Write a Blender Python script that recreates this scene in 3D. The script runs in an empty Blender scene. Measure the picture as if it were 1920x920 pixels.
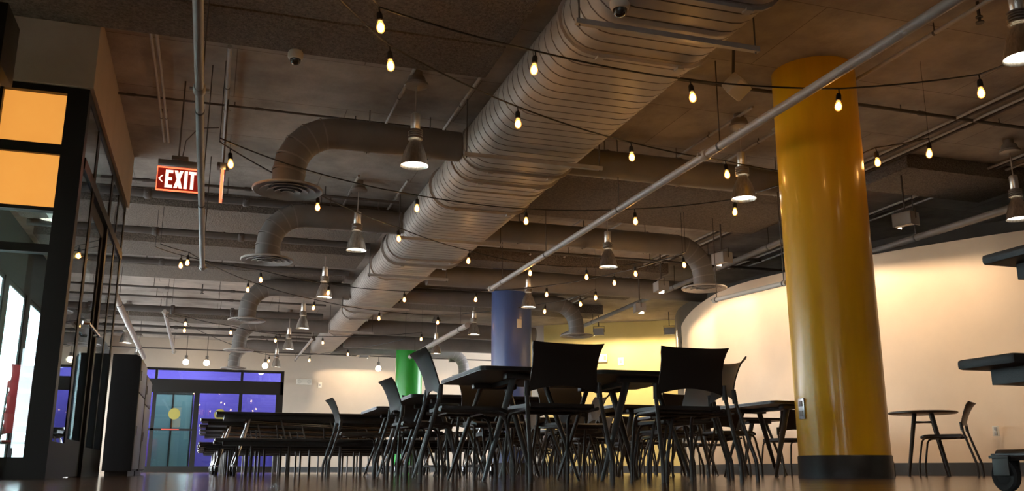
import bpy, bmesh, math, random
from mathutils import Vector, Matrix
random.seed(7)
PI = math.pi
sc = bpy.context.scene
COL = sc.collection

# ------------------------------------------------------------------ camera, sky, exposure
cam_d = bpy.data.cameras.new('camera'); cam = bpy.data.objects.new('camera', cam_d); COL.objects.link(cam)
cam_d.sensor_fit = 'HORIZONTAL'; cam_d.sensor_width = 36.0; cam_d.lens = 36.0 * 1722 / 1920
cam_d.clip_start = 0.02; cam_d.clip_end = 400
cam.location = (0, 0, 0.075)
cam.rotation_euler = (PI/2 + math.radians(13.707), 0, -math.radians(17.973))
sc.camera = cam
w = bpy.data.worlds.new('World'); sc.world = w; w.use_nodes = True
SKY = w.node_tree.nodes['Background']
SKY.inputs[0].default_value = (0.90, 0.94, 1.0, 1); SKY.inputs[1].default_value = 12.0
sc.view_settings.view_transform = 'Standard'; sc.view_settings.look = 'None'
sc.view_settings.gamma = 1; sc.view_settings.exposure = 0.3; sc.view_settings.use_curve_mapping = False

WARM2 = (1.0, 0.74, 0.48)
P_PENDANT, P_FLOOD, P_BULB, P_DISC = 56.0, 80.0, 80.0, 12.0
CEIL = 4.0

# ------------------------------------------------------------------ helpers
def mat(name, color, rough=0.6, metal=0.0, var=0.0, vscale=6.0, bump=0.0, bscale=60.0, emit=None, es=0.0, coat=0.0, color2=None, spec=None, stretch=None, detail=4.0):
    m = bpy.data.materials.new(name); m.use_nodes = True
    nt = m.node_tree; b = nt.nodes['Principled BSDF']
    b.inputs['Base Color'].default_value = (*color, 1); b.inputs['Roughness'].default_value = rough
    b.inputs['Metallic'].default_value = metal
    if spec is not None: b.inputs['Specular IOR Level'].default_value = spec
    if coat: b.inputs['Coat Weight'].default_value = coat; b.inputs['Coat Roughness'].default_value = 0.12
    if emit: b.inputs['Emission Color'].default_value = (*emit, 1); b.inputs['Emission Strength'].default_value = es
    tc = nt.nodes.new('ShaderNodeTexCoord'); src = tc.outputs['Object']
    if stretch:
        mp = nt.nodes.new('ShaderNodeMapping'); mp.inputs['Scale'].default_value = stretch
        nt.links.new(src, mp.inputs[0]); src = mp.outputs[0]
    if var > 0 or color2:
        n = nt.nodes.new('ShaderNodeTexNoise'); n.inputs['Scale'].default_value = vscale; n.inputs['Detail'].default_value = detail
        n.inputs['Roughness'].default_value = 0.65
        nt.links.new(src, n.inputs['Vector'])
        r = nt.nodes.new('ShaderNodeValToRGB'); nt.links.new(n.outputs['Fac'], r.inputs[0])
        c2 = color2 or tuple(min(1, c*(1+var)) for c in color)
        c1 = color if color2 else tuple(c*(1-var) for c in color)
        r.color_ramp.elements[0].position = 0.33; r.color_ramp.elements[1].position = 0.67
        r.color_ramp.elements[0].color = (*c1, 1); r.color_ramp.elements[1].color = (*c2, 1)
        nt.links.new(r.outputs[0], b.inputs['Base Color'])
    if bump > 0:
        n2 = nt.nodes.new('ShaderNodeTexNoise'); n2.inputs['Scale'].default_value = bscale; n2.inputs['Detail'].default_value = 5
        nt.links.new(src, n2.inputs['Vector'])
        bp = nt.nodes.new('ShaderNodeBump'); bp.inputs['Strength'].default_value = bump; bp.inputs['Distance'].default_value = 0.02
        nt.links.new(n2.outputs['Fac'], bp.inputs['Height']); nt.links.new(bp.outputs[0], b.inputs['Normal'])
    return m

def glass_mat(name, tint, refl=0.12):
    m = bpy.data.materials.new(name); m.use_nodes = True; nt = m.node_tree
    for n in list(nt.nodes): nt.nodes.remove(n)
    o = nt.nodes.new('ShaderNodeOutputMaterial'); t = nt.nodes.new('ShaderNodeBsdfTransparent'); t.inputs[0].default_value = (*tint, 1)
    g = nt.nodes.new('ShaderNodeBsdfGlossy'); g.inputs['Roughness'].default_value = 0.015; g.inputs[0].default_value = (0.9, 0.95, 1, 1)
    lw = nt.nodes.new('ShaderNodeLayerWeight'); lw.inputs[0].default_value = 0.5; fr = nt.nodes.new('ShaderNodeMath'); fr.operation = 'POWER'; fr.inputs[1].default_value = 5.0; nt.links.new(lw.outputs['Facing'], fr.inputs[0])
    mx = nt.nodes.new('ShaderNodeMixShader'); ad = nt.nodes.new('ShaderNodeMath'); ad.operation = 'ADD'; ad.inputs[1].default_value = refl*0.5; ad.use_clamp = True
    nt.links.new(fr.outputs[0], ad.inputs[0]); nt.links.new(ad.outputs[0], mx.inputs[0])
    nt.links.new(t.outputs[0], mx.inputs[1]); nt.links.new(g.outputs[0], mx.inputs[2]); nt.links.new(mx.outputs[0], o.inputs[0])
    return m

class MB:
    def __init__(s): s.v = []; s.f = []; s.mi = []; s.cur = 0
    def add(s, vs, fs):
        b = len(s.v); s.v += [tuple(v) for v in vs]; s.f += [tuple(b+i for i in f) for f in fs]; s.mi += [s.cur]*len(fs); return s
    def box(s, x0, x1, y0, y1, z0, z1, M=None, bev=0.0):
        if bev > 0:
            bm = bmesh.new(); bmesh.ops.create_cube(bm, size=1)
            for v in bm.verts: v.co = Vector(((x0+x1)/2+v.co.x*(x1-x0), (y0+y1)/2+v.co.y*(y1-y0), (z0+z1)/2+v.co.z*(z1-z0)))
            bmesh.ops.bevel(bm, geom=list(bm.edges), offset=bev, segments=2, profile=0.6, affect='EDGES')
            bm.verts.index_update()
            vs = [v.co.copy() for v in bm.verts]; fs = [[v.index for v in f.verts] for f in bm.faces]; bm.free()
        else:
            vs = [Vector(p) for p in ((x0,y0,z0),(x1,y0,z0),(x1,y1,z0),(x0,y1,z0),(x0,y0,z1),(x1,y0,z1),(x1,y1,z1),(x0,y1,z1))]
            fs = [(0,3,2,1),(4,5,6,7),(0,1,5,4),(1,2,6,5),(2,3,7,6),(3,0,4,7)]
        if M is not None: vs = [M @ v for v in vs]
        return s.add(vs, fs)
    def tube(s, pts, r, n=10, cap=True, flat=1.0):
        P = [Vector(p) for p in pts]; rs = r if isinstance(r, (list, tuple)) else [r]*len(P)
        vs = []; prev = None
        for i, p in enumerate(P):
            d = (P[min(i+1, len(P)-1)] - P[max(i-1, 0)]).normalized()
            if i and i < len(P)-1:
                a = (P[i]-P[i-1]).normalized(); c = (P[i+1]-P[i]).normalized(); d = (a+c).normalized(); k = 1/max(0.35, d.dot(a))
            else: k = 1
            if prev is None:
                up = Vector((0,0,1)) if abs(d.z) < 0.95 else Vector((1,0,0)); x = d.cross(up).normalized()
            else:
                x = (prev - d*prev.dot(d)).normalized()
            prev = x; y = d.cross(x).normalized()
            for j in range(n):
                t = 2*PI*j/n; vs.append(p + x*math.cos(t)*rs[i] + y*math.sin(t)*rs[i]*flat)
        fs = [(i*n+j, i*n+(j+1) % n, (i+1)*n+(j+1) % n, (i+1)*n+j) for i in range(len(P)-1) for j in range(n)]
        if cap: fs += [tuple(range(n-1, -1, -1)), tuple(range((len(P)-1)*n, len(P)*n))]
        return s.add(vs, fs)
    def lathe(s, prof, c=(0,0,0), n=24, M=None):
        vs = []
        for (r, z) in prof:
            for j in range(n):
                t = 2*PI*j/n; v = Vector((r*math.cos(t), r*math.sin(t), z))
                if M is not None: v = M @ v
                vs.append(v + Vector(c))
        fs = [(i*n+j, i*n+(j+1) % n, (i+1)*n+(j+1) % n, (i+1)*n+j) for i in range(len(prof)-1) for j in range(n)]
        return s.add(vs, fs)
    def prism(s, poly, z0, z1, M=None):
        n = len(poly)
        vs = [Vector((x, y, z0)) for x, y in poly] + [Vector((x, y, z1)) for x, y in poly]
        if M is not None: vs = [M @ v for v in vs]
        fs = [tuple(range(n-1, -1, -1)), tuple(range(n, 2*n))] + [(i, (i+1) % n, n+(i+1) % n, n+i) for i in range(n)]
        return s.add(vs, fs)
    def build(s, name, mats, parent=None, smooth=True, loc=None, ang=40):
        me = bpy.data.meshes.new(name); me.from_pydata(s.v, [], s.f)
        mats = mats if isinstance(mats, (list, tuple)) else [mats]
        for m in mats: me.materials.append(m)
        if len(mats) > 1: me.polygons.foreach_set('material_index', s.mi)
        bm = bmesh.new(); bm.from_mesh(me); bmesh.ops.recalc_face_normals(bm, faces=bm.faces); bm.to_mesh(me); bm.free()
        if smooth:
            me.shade_smooth(); me.set_sharp_from_angle(angle=math.radians(ang))
        o = bpy.data.objects.new(name, me); COL.objects.link(o)
        if parent: o.parent = parent
        if loc: o.location = loc
        return o

def tag(o, label=None, cat=None, group=None, kind=None):
    if label: o['label'] = label
    if cat: o['category'] = cat
    if group: o['group'] = group
    if kind: o['kind'] = kind
    return o
def thing(name, label, cat, loc=(0,0,0), rz=0, group=None):
    o = bpy.data.objects.new(name, None); COL.objects.link(o); o.location = loc; o.rotation_euler = (0, 0, rz); o.empty_display_size = 0.1
    return tag(o, label, cat, group)
def kids(o): return KIDS.get(o.name, None)
def dup(root, loc=None, rz=None, label=None, group=None):
    def cp(o, parent):
        c = o.copy(); COL.objects.link(c)
        if parent: c.parent = parent
        for ch in [x for x in REG if x.parent == o]: REG2.append(cp(ch, c))
        return c
    REG2 = []
    c = cp(root, None)
    if loc is not None: c.location = loc
    if rz is not None: c.rotation_euler = (0, 0, rz)
    if label: c['label'] = label
    if group: c['group'] = group
    return c
REG = []   # parts of prototypes
def struct(name, mb, m, parent=None, **k):
    o = mb.build(name, m, parent, **k)
    if parent is None: o['kind'] = 'structure'
    return o
def point(name, loc, power, color, r=0.03, parent=None):
    l = bpy.data.lights.new(name, 'POINT'); l.energy = power; l.color = color; l.shadow_soft_size = r
    o = bpy.data.objects.new(name, l); COL.objects.link(o); o.location = loc
    if parent: o.parent = parent
    return o

# ------------------------------------------------------------------ materials
M = {}
M['concrete'] = mat('concrete', (0.40, 0.36, 0.325), 0.85, var=0.3, vscale=1.3, bump=0.25, bscale=25)
M['rough_panel'] = mat('rough_panel', (0.10, 0.085, 0.07), 0.95, color2=(0.23, 0.195, 0.165), vscale=38, bump=1.0, bscale=45)
M['duct'] = mat('duct_paint', (0.44, 0.40, 0.365), 0.5, metal=0.0, var=0.10, vscale=2.5, bump=0.05, bscale=60)
M['duct_line'] = mat('duct_seam', (0.20, 0.18, 0.165), 0.6)
M['branch'] = mat('branch_duct_paint', (0.20, 0.185, 0.175), 0.5, var=0.08, vscale=3)
M['diffuser'] = mat('diffuser_enamel', (0.42, 0.39, 0.36), 0.45)
M['bead'] = mat('seam_bead_paint', (0.27, 0.25, 0.235), 0.5)
M['pipe'] = mat('pipe_paint', (0.42, 0.40, 0.38), 0.45, var=0.08, vscale=9)
M['pipe_dark'] = mat('dark_pipe', (0.09, 0.08, 0.075), 0.6)
M['black'] = mat('black_plastic', (0.012, 0.012, 0.013), 0.42, bump=0.15, bscale=400)
M['seatblack'] = mat('black_chair_shell', (0.028, 0.025, 0.023), 0.34, bump=0.12, bscale=500)
M['legblack'] = mat('dark_leg_enamel', (0.045, 0.038, 0.034), 0.33)
M['tabletop'] = mat('dark_table_laminate', (0.05, 0.035, 0.026), 0.36, var=0.2, vscale=12)
M['rubber'] = mat('rubber', (0.02, 0.02, 0.02), 0.8)
M['chrome'] = mat('zinc', (0.72, 0.74, 0.76), 0.22, metal=1.0)
M['alu'] = mat('spun_aluminium', (0.80, 0.77, 0.72), 0.30, metal=1.0, var=0.22, vscale=45, stretch=(1, 1, 0.05))  # vertical colour streaks imitate bright reflections along the metal
M['alu_ribs'] = mat('cast_heat_sink', (0.33, 0.30, 0.27), 0.45, metal=0.6)
M['frame'] = mat('dark_bronze_frame', (0.010, 0.009, 0.008), 0.45, spec=0.3)
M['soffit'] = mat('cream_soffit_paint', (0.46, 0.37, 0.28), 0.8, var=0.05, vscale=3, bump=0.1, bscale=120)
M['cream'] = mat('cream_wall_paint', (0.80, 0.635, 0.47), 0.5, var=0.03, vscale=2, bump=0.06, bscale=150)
M['farwall'] = mat('warm_white_wall', (0.50, 0.43, 0.355), 0.7, var=0.04, vscale=2)
M['yellowwall'] = mat('yellow_wall_paint', (0.70, 0.56, 0.20), 0.5, var=0.03, vscale=2)
M['darkwall'] = mat('dark_grey_upper_wall', (0.13, 0.12, 0.11), 0.8, var=0.08, vscale=2)
M['baseboard'] = mat('slate_baseboard', (0.045, 0.05, 0.055), 0.5)
M['colbase'] = mat('black_cove_base', (0.022, 0.024, 0.026), 0.42, var=0.2, vscale=8, bump=0.1, bscale=20)
def gloss_paint(name, c): return mat(name, c, 0.33, var=0.06, vscale=2.2, bump=0.22, bscale=3.0, coat=0.25, stretch=(2.5, 2.5, 0.35))
M['yellow'] = gloss_paint('yellow_gloss_paint', (0.84, 0.455, 0.006))
M['blue'] = gloss_paint('blue_gloss_paint', (0.05, 0.085, 0.24))
M['green'] = gloss_paint('green_gloss_paint', (0.02, 0.36, 0.035))
M['white'] = mat('white_plastic', (0.72, 0.68, 0.60), 0.45)
M['greybox'] = mat('grey_fixture_paint', (0.36, 0.35, 0.34), 0.5)
M['purple'] = mat('purple_wall_paint', (0.13, 0.08, 0.46), 0.7)
M['teal'] = mat('frosted_teal_panel', (0.10, 0.19, 0.19), 0.5)
M['bulb'] = glass_mat('amber_bulb_glass', (1.0, 0.72, 0.38), 0.06)
_n = M['bulb'].node_tree; _e = _n.nodes.new('ShaderNodeEmission'); _e.inputs[0].default_value = (1.0, 0.42, 0.10, 1); _e.inputs[1].default_value = 1.1
_a = _n.nodes.new('ShaderNodeAddShader'); _o = [x for x in _n.nodes if x.type == 'OUTPUT_MATERIAL'][0]; _l = _o.inputs[0].links[0].from_socket
_n.links.new(_l, _a.inputs[0]); _n.links.new(_e.outputs[0], _a.inputs[1]); _n.links.new(_a.outputs[0], _o.inputs[0])
M['filament'] = mat('glowing_filament', (1, 0.9, 0.7), 0.3, emit=(1.0, 0.66, 0.32), es=P_BULB)
M['disc'] = mat('glowing_diffuser', (1, 0.95, 0.85), 0.4, emit=(1.0, 0.88, 0.68), es=P_DISC)
M['floodface'] = mat('glowing_flood_lens', (1, 0.95, 0.85), 0.4, emit=(1.0, 0.86, 0.64), es=12)
M['globe'] = mat('glowing_globe', (1, 0.95, 0.85), 0.4, emit=(1.0, 0.78, 0.5), es=12)
M['orange'] = mat('self_lit_orange_panel', (0.9, 0.42, 0.08), 0.35, emit=(1.0, 0.40, 0.07), es=0.62, color2=(0.95, 0.5, 0.12), vscale=1.2)  # own emission stands in for light from behind the pane
M['exit_red'] = mat('exit_panel_red', (0.16, 0.01, 0.012), 0.25, emit=(1.0, 0.06, 0.03), es=0.14)
M['exit_letter'] = mat('exit_letter_lit', (1, 0.6, 0.5), 0.4, emit=(1.0, 0.52, 0.42), es=1.9)
M['exit_edge'] = mat('exit_edge_lit', (1, 0.2, 0.1), 0.4, emit=(1.0, 0.13, 0.05), es=2.2)
M['glass'] = glass_mat('clear_glass', (0.80, 0.93, 0.92), 0.10)
M['window_glass'] = glass_mat('window_glass', (0.95, 0.97, 0.96), 0.08)
M['glass_dark'] = glass_mat('tinted_glass', (0.62, 0.72, 0.72), 0.14)
M['dome'] = mat('smoked_dome', (0.03, 0.03, 0.03), 0.05, coat=1.0)
M['dullsteel'] = mat('dull_black_steel', (0.05, 0.048, 0.045), 0.45, metal=0.6)
M['maroon'] = mat('maroon_plastic', (0.30, 0.03, 0.035), 0.4)
M['sticker'] = mat('yellow_sticker', (0.32, 0.28, 0.06), 0.5)
M['redsticker'] = mat('red_sticker', (0.75, 0.08, 0.05), 0.5)
M['cabinet'] = mat('black_cabinet', (0.012, 0.012, 0.013), 0.5, spec=0.3)
M['cabinet_side'] = mat('grey_cabinet_side', (0.16, 0.15, 0.15), 0.4)
M['steel'] = mat('brushed_steel_plate', (0.5, 0.5, 0.5), 0.3, metal=1.0)
M['leaf'] = mat('side_room_wall', (0.30, 0.24, 0.19), 0.8)

# floor : dark glossy boards
fm = bpy.data.materials.new('dark_glossy_plank_floor'); fm.use_nodes = True
nt = fm.node_tree; b = nt.nodes['Principled BSDF']; tc = nt.nodes.new('ShaderNodeTexCoord')
br = nt.nodes.new('ShaderNodeTexBrick'); br.inputs['Color1'].default_value = (0.20, 0.105, 0.055, 1); br.inputs['Color2'].default_value = (0.11, 0.055, 0.03, 1)
br.inputs['Mortar'].default_value = (0.008, 0.005, 0.003, 1); br.inputs['Scale'].default_value = 1.0; br.inputs['Mortar Size'].default_value = 0.004
br.inputs['Brick Width'].default_value = 1.2; br.inputs['Row Height'].default_value = 0.15
nt.links.new(tc.outputs['Object'], br.inputs['Vector']); nt.links.new(br.outputs[0], b.inputs['Base Color'])
no = nt.nodes.new('ShaderNodeTexNoise'); no.inputs['Scale'].default_value = 2.2; no.inputs['Detail'].default_value = 6
mp = nt.nodes.new('ShaderNodeMapping'); mp.inputs['Scale'].default_value = (1, 5, 1)
nt.links.new(tc.outputs['Object'], mp.inputs[0]); nt.links.new(mp.outputs[0], no.inputs['Vector'])
mr = nt.nodes.new('ShaderNodeMapRange'); mr.inputs['To Min'].default_value = 0.05; mr.inputs['To Max'].default_value = 0.22
nt.links.new(no.outputs['Fac'], mr.inputs['Value']); nt.links.new(mr.outputs[0], b.inputs['Roughness'])
bp = nt.nodes.new('ShaderNodeBump'); bp.inputs['Strength'].default_value = 0.25; bp.inputs['Distance'].default_value = 0.004
nt.links.new(br.outputs['Fac'], bp.inputs['Height']); nt.links.new(bp.outputs[0], b.inputs['Normal'])
b.inputs['Specular IOR Level'].default_value = 0.5

# ceiling concrete with formwork seams
cm = M['concrete'].copy(); cm.name = 'board_formed_concrete'; nt = cm.node_tree; b = nt.nodes['Principled BSDF']
tc = nt.nodes.new('ShaderNodeTexCoord'); br = nt.nodes.new('ShaderNodeTexBrick')
br.inputs['Color1'].default_value = (1, 1, 1, 1); br.inputs['Color2'].default_value = (0.84, 0.82, 0.80, 1); br.inputs['Mortar'].default_value = (0.42, 0.38, 0.36, 1)
br.inputs['Scale'].default_value = 1.0; br.inputs['Mortar Size'].default_value = 0.006; br.inputs['Mortar Smooth'].default_value = 0.4
br.inputs['Brick Width'].default_value = 2.44; br.inputs['Row Height'].default_value = 1.22
nt.links.new(tc.outputs['Object'], br.inputs['Vector'])
lk = b.inputs['Base Color'].links[0].from_socket; mx = nt.nodes.new('ShaderNodeMix'); mx.data_type = 'RGBA'; mx.blend_type = 'MULTIPLY'; mx.inputs[0].default_value = 0.9
nt.links.new(lk, mx.inputs[6]); nt.links.new(br.outputs[0], mx.inputs[7]); nt.links.new(mx.outputs[2], b.inputs['Base Color'])

# ------------------------------------------------------------------ room shell
BX0, BX1, BY0, BY1 = -8.0, 14.0, -8.0, 30.0
struct('floor', MB().box(-8.2, 14.5, -8.2, 8.4, -0.2, 0).box(-3.25, 14.5, 8.4, 37, -0.2, 0), fm)
struct('ceiling', MB().box(-8.2, 14.5, -8.2, 8.4, CEIL, CEIL+0.3).box(-3.25, 14.5, 8.4, 37, CEIL, CEIL+0.3), cm)
struct('ground_outside', MB().box(-60, -8.2, -60, 60, -0.3, -0.05).box(-8.2, -3.25, 8.4, 60, -0.3, -0.05).box(-8.2, 40, -60, -8.2, -0.3, -0.05), mat('pale_pavement', (0.42, 0.42, 0.41), 0.9, var=0.1))
# back of the hall, behind the camera: storefront with window openings
def wall_with_windows(name, axis, c, a0, a1, wins, z0, z1, m, t=0.2, mull=0.9):
    mb = MB()
    def bx(u0, u1, za, zb):
        if axis == 'x': mb.box(u0, u1, c, c+t, za, zb)
        else: mb.box(c, c+t, u0, u1, za, zb)
    bx(a0, a1, 0, z0); bx(a0, a1, z1, CEIL)
    u = a0
    for (w0, w1) in wins: bx(u, w0, z0, z1); u = w1
    bx(u, a1, z0, z1)
    wl = struct(name, mb, m, smooth=False)
    for i, (w0, w1) in enumerate(wins):
        fr = MB(); k = max(1, round((w1-w0)/mull))
        def fb(u0, u1, za, zb):
            if axis == 'x': fr.box(u0, u1, c+t*0.2, c+t*0.7, za, zb)
            else: fr.box(c+t*0.2, c+t*0.7, u0, u1, za, zb)
        for j in range(k+1):
            uu = w0+(w1-w0)*j/k; fb(max(w0, uu-0.035), min(w1, uu+0.035), z0, z1)
        fb(w0, w1, z0, z0+0.07); fb(w0, w1, z1-0.07, z1)
        fo = struct('window_%d' % (len([o for o in bpy.data.objects if o.name.startswith('window_')])+1), fr, M['frame'], smooth=False)
        g = MB()
        if axis == 'x': g.box(w0+0.03, w1-0.03, c+t*0.42, c+t*0.48, z0+0.07, z1-0.07)
        else: g.box(c+t*0.42, c+t*0.48, w0+0.03, w1-0.03, z0+0.07, z1-0.07)
        g.build('pane', M['window_glass'], fo, smooth=False)
wall_with_windows('wall_back', 'x', -8.2, -8, 13, [(-5, -4)], 0.5, 3.0, M['farwall'])
wall_with_windows('wall_left', 'y', -8.2, -8, 8.25, [(-4, -2.0)], 0.4, 2.6, M['farwall'])
struct('wall_right', MB().box(13.0, 13.2, -8, 14, 0, CEIL), M['cream'], smooth=False)

# far wall with the automatic door opening (x -2.3..2.15, z 0..3.12)
mb = MB(); mb.box(-3.25, -2.34, 30, 30.25, 0, CEIL); mb.box(2.16, 14.5, 30, 30.25, 0, CEIL); mb.box(-2.34, 2.16, 30, 30.25, 3.10, CEIL)
struct('wall_far', mb, M['farwall'], smooth=False)
struct('baseboard_far', MB().box(2.2, 9.3, 29.985, 30.0, 0, 0.16), M['baseboard'], smooth=False)

# curved cream wall on the right (a smooth plan curve), 3.15 m high
def smooth_path(P, n=8):
    P = [Vector((*p, 0)) for p in P]; out = []
    Q = [P[0]*2-P[1]] + P + [P[-1]*2-P[-2]]
    for i in range(1, len(Q)-2):
        for k in range(n):
            t = k/n; a, b_, c, d = Q[i-1], Q[i], Q[i+1], Q[i+2]
            out.append(0.5*((2*b_)+(c-a)*t+(2*a-5*b_+4*c-d)*t*t+(3*b_-a-3*c+d)*t**3))
    out.append(P[-1]); return out
def curved_wall(path, z0, z1, t, name, m, side=1):
    """wall following a plan path; thickness t to the right of travel (side=1)"""
    n = len(path); off = []
    for i, p in enumerate(path):
        d = (path[min(i+1, n-1)]-path[max(i-1, 0)]).normalized(); off.append(p + Vector((d.y, -d.x, 0))*t*side)
    vs = []
    for p, q in zip(path, off): vs += [(p.x, p.y, z0), (p.x, p.y, z1), (q.x, q.y, z1), (q.x, q.y, z0)]
    fs = [(4*i+k, 4*i+(k+1) % 4, 4*i+4+(k+1) % 4, 4*i+4+k) for i in range(n-1) for k in range(4)]
    fs += [(0, 1, 2, 3), (4*n-1, 4*n-2, 4*n-3, 4*n-4)]
    return struct(name, MB().add(vs, fs), m)
CW = smooth_path([(12.2, 5.6), (11.2, 7.4), (10.1, 9.05), (9.46, 10.15), (9.0, 11.2), (8.62, 12.35), (8.44, 13.3), (8.47, 14.1), (8.66, 15.0), (8.99, 16.1), (9.5, 17.4), (10.0, 18.4), (10.9, 19.6)])
curved_wall(CW, 0, 3.15, 0.25, 'wall_right_curved', M['cream'])
curved_wall([p + Vector((-0.006, 0, 0)) for p in CW], 0, 0.165, 0.02, 'baseboard_right', M['baseboard'], side=-1)
DW = smooth_path([(14.4, 8.0), (12.1, 11.1), (10.95, 13.0), (10.72, 15.3), (10.6, 16.6), (10.55, 18.05), (10.84, 19.7), (11.18, 20.8), (12.0, 22.5)])
curved_wall(DW, 0, CEIL, 0.2, 'wall_upper', M['darkwall'])
# shelf closing the gap between the cream wall and the set-back dark wall
lo = [p for p in CW]; hi = [p for p in DW]
mb = MB(); N = 40
def samp(P, t):
    k = t*(len(P)-1); i = min(int(k), len(P)-2); return P[i].lerp(P[i+1], k-i)
vs = []
for i in range(N+1):
    a = samp(lo, i/N); c = samp(hi, i/N); vs += [(a.x+0.02, a.y, 3.10), (c.x+0.1, c.y, 3.10), (c.x+0.1, c.y, 3.14), (a.x+0.02, a.y, 3.14)]
fs = [(4*i+k, 4*i+(k+1) % 4, 4*i+4+(k+1) % 4, 4*i+4+k) for i in range(N) for k in range(4)]
struct('trim_1', mb.add(vs, fs), M['darkwall'])
# yellow wall with its rounded white end
YW = smooth_path([(8.95, 26.2), (8.62, 25.4), (8.52, 24.7), (8.62, 24.15), (8.95, 23.85), (9.5, 23.45), (10.6, 22.75), (11.9, 21.9), (13.0, 21.2)], 5)
i0 = 17
curved_wall(YW[:i0+1], 0, CEIL, 0.2, 'wall_far_rounded', M['farwall'], side=-1)
curved_wall(YW[i0:], 0, CEIL, 0.2, 'wall_far_yellow', M['yellowwall'], side=-1)
curved_wall([p + Vector((-0.005, -0.01, 0)) for p in YW], 0, 0.17, 0.02, 'baseboard_yellow', M['baseboard'])

# ------------------------------------------------------------------ acoustic panels on the slab
def panel(x0, x1, y0, y1, z0, label):
    o = MB().box(x0, x1, y0, y1, z0, CEIL-0.004, bev=0.012).build('acoustic_panel', M['rough_panel'])
    tag(o, label, 'ceiling panel', 'rough spray-textured ceiling panels')
panel(-6.5, 2.38, 7.50, 8.21, 3.88, 'narrow dark rough ceiling panel just in front of the bare concrete, upper left')
panel(-6.5, 2.38, 3.0, 7.47, 3.88, 'wide dark rough ceiling panel nearest the camera, upper left')
panel(-2.9, 2.42, 13.55, 14.85, 3.74, 'dark rough ceiling strip behind the exit sign, first of the three left strips')
panel(-2.9, 2.42, 15.9, 17.0, 3.74, 'dark rough ceiling strip in the middle of the three left strips')
panel(-2.9, 2.42, 18.35, 19.6, 3.86, 'dark rough ceiling strip, farthest of the three left strips')
panel(-2.9, 2.55, 24.45, 25.3, 3.80, 'long dark ceiling strip over the far left pendants')
panel(4.0, 8.2, 10.55, 12.6, 3.80, 'broad dark rough ceiling panel right of the big duct')
panel(8.2, 10.3, 9.0, 10.0, 3.80, 'small dark rough ceiling panel behind the yellow column')
panel(3.9, 8.9, 18.3, 19.0, 3.86, 'dark ceiling strip above the right far elbow duct')
panel(3.9, 9.0, 20.5, 21.3, 3.78, 'dark ceiling strip in front of the yellow wall')
panel(3.9, 8.3, 15.7, 16.3, 3.78, 'dark ceiling strip just in front of the blue column')

# ------------------------------------------------------------------ main oval duct
def oval(xl, xr, zb, zt, y, n=10):
    r = (zt-zb)/2; zc = (zt+zb)/2; pts = []
    for k in range(n+1):
        t = PI/2 + PI*k/n; pts.append((xl+r+r*math.cos(t), y, zc+r*math.sin(t)))
    for k in range(n+1):
        t = -PI/2 + PI*k/n; pts.append((xr-r+r*math.cos(t), y, zc+r*math.sin(t)))
    return pts
def oval_loft(mb, secs):
    n = len(secs[0][1]); b0 = len(mb.v)
    for _, s_ in secs: mb.v += s_
    for i in range(len(secs)-1):
        for j in range(n):
            mb.f.append((b0+i*n+j, b0+i*n+(j+1) % n, b0+(i+1)*n+(j+1) % n, b0+(i+1)*n+j)); mb.mi.append(secs[i][0])
    for k in (0, len(secs)-1):
        mb.f.append(tuple(b0+k*n+j for j in range(n))); mb.mi.append(0)
duct = thing('main_duct', 'large grey ribbed flat-oval air duct running the length of the ceiling', 'duct', (0, 0, 0))
def duct_run(xl, xr, zb, zt, y0, y1, pitch):
    mb = MB(); secs = []; y = y0
    while y < y1-0.001:
        g = 0.006
        secs.append((1, oval(xl+g, xr-g, zb+g, zt-g, y))); secs.append((1, oval(xl+g, xr-g, zb+g, zt-g, y+0.008)))
        secs.append((0, oval(xl, xr, zb, zt, y+0.013))); secs.append((0, oval(xl, xr, zb, zt, min(y1, y+pitch-0.005))))
        y += pitch
    oval_loft(mb, secs)
    return mb.build('duct_section', [M['duct'], M['duct_line']], duct, ang=25)
ZB, ZT = 3.40, 3.96
duct_run(2.50, 3.87, ZB, ZT, 2.0, 10.4, 0.15)
duct_run(2.53, 3.90, ZB, ZT, 10.45, 14.7, 0.15)
duct_run(2.58, 3.68, ZB+0.03, ZT-0.02, 14.75, 20.2, 0.15)
duct_run(2.75, 3.48, ZB+0.08, ZT-0.05, 20.25, 28.2, 0.16)
def duct_ring(xl, xr, zb, zt, y):
    mb = MB(); g = 0.028
    a = [oval(xl-q, xr+q, zb-q, zt+q, yy) for q, yy in ((0, y-0.02), (g, y-0.018), (g, y+0.018), (0, y+0.02))]
    oval_loft(mb, [(0, s_) for s_ in a]); o = mb.build('flange', M['duct'], duct)
    for fx in (0.25, 0.78):
        x = xl+(xr-xl)*fx; MB().box(x-0.03, x+0.03, y-0.035, y+0.035, zb-g-0.016, zb-g+0.005).build('clamp', M['pipe'], o, smooth=False)
for y in (4.1, 5.35, 6.42): duct_ring(2.50, 3.87, ZB, min(ZT, 3.965), y)
for y in (9.62, 10.05): duct_ring(2.51, 3.88, ZB, 3.965, y)
for y in (11.25, 14.35, 14.8): duct_ring(2.53, 3.90, ZB, 3.965, y)
for y in (16.2, 20.0): duct_ring(2.58, 3.68, ZB+0.03, ZT-0.02, y)
for y in (21.2, 24.0): duct_ring(2.75, 3.48, ZB+0.08, ZT-0.05, y)
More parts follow.
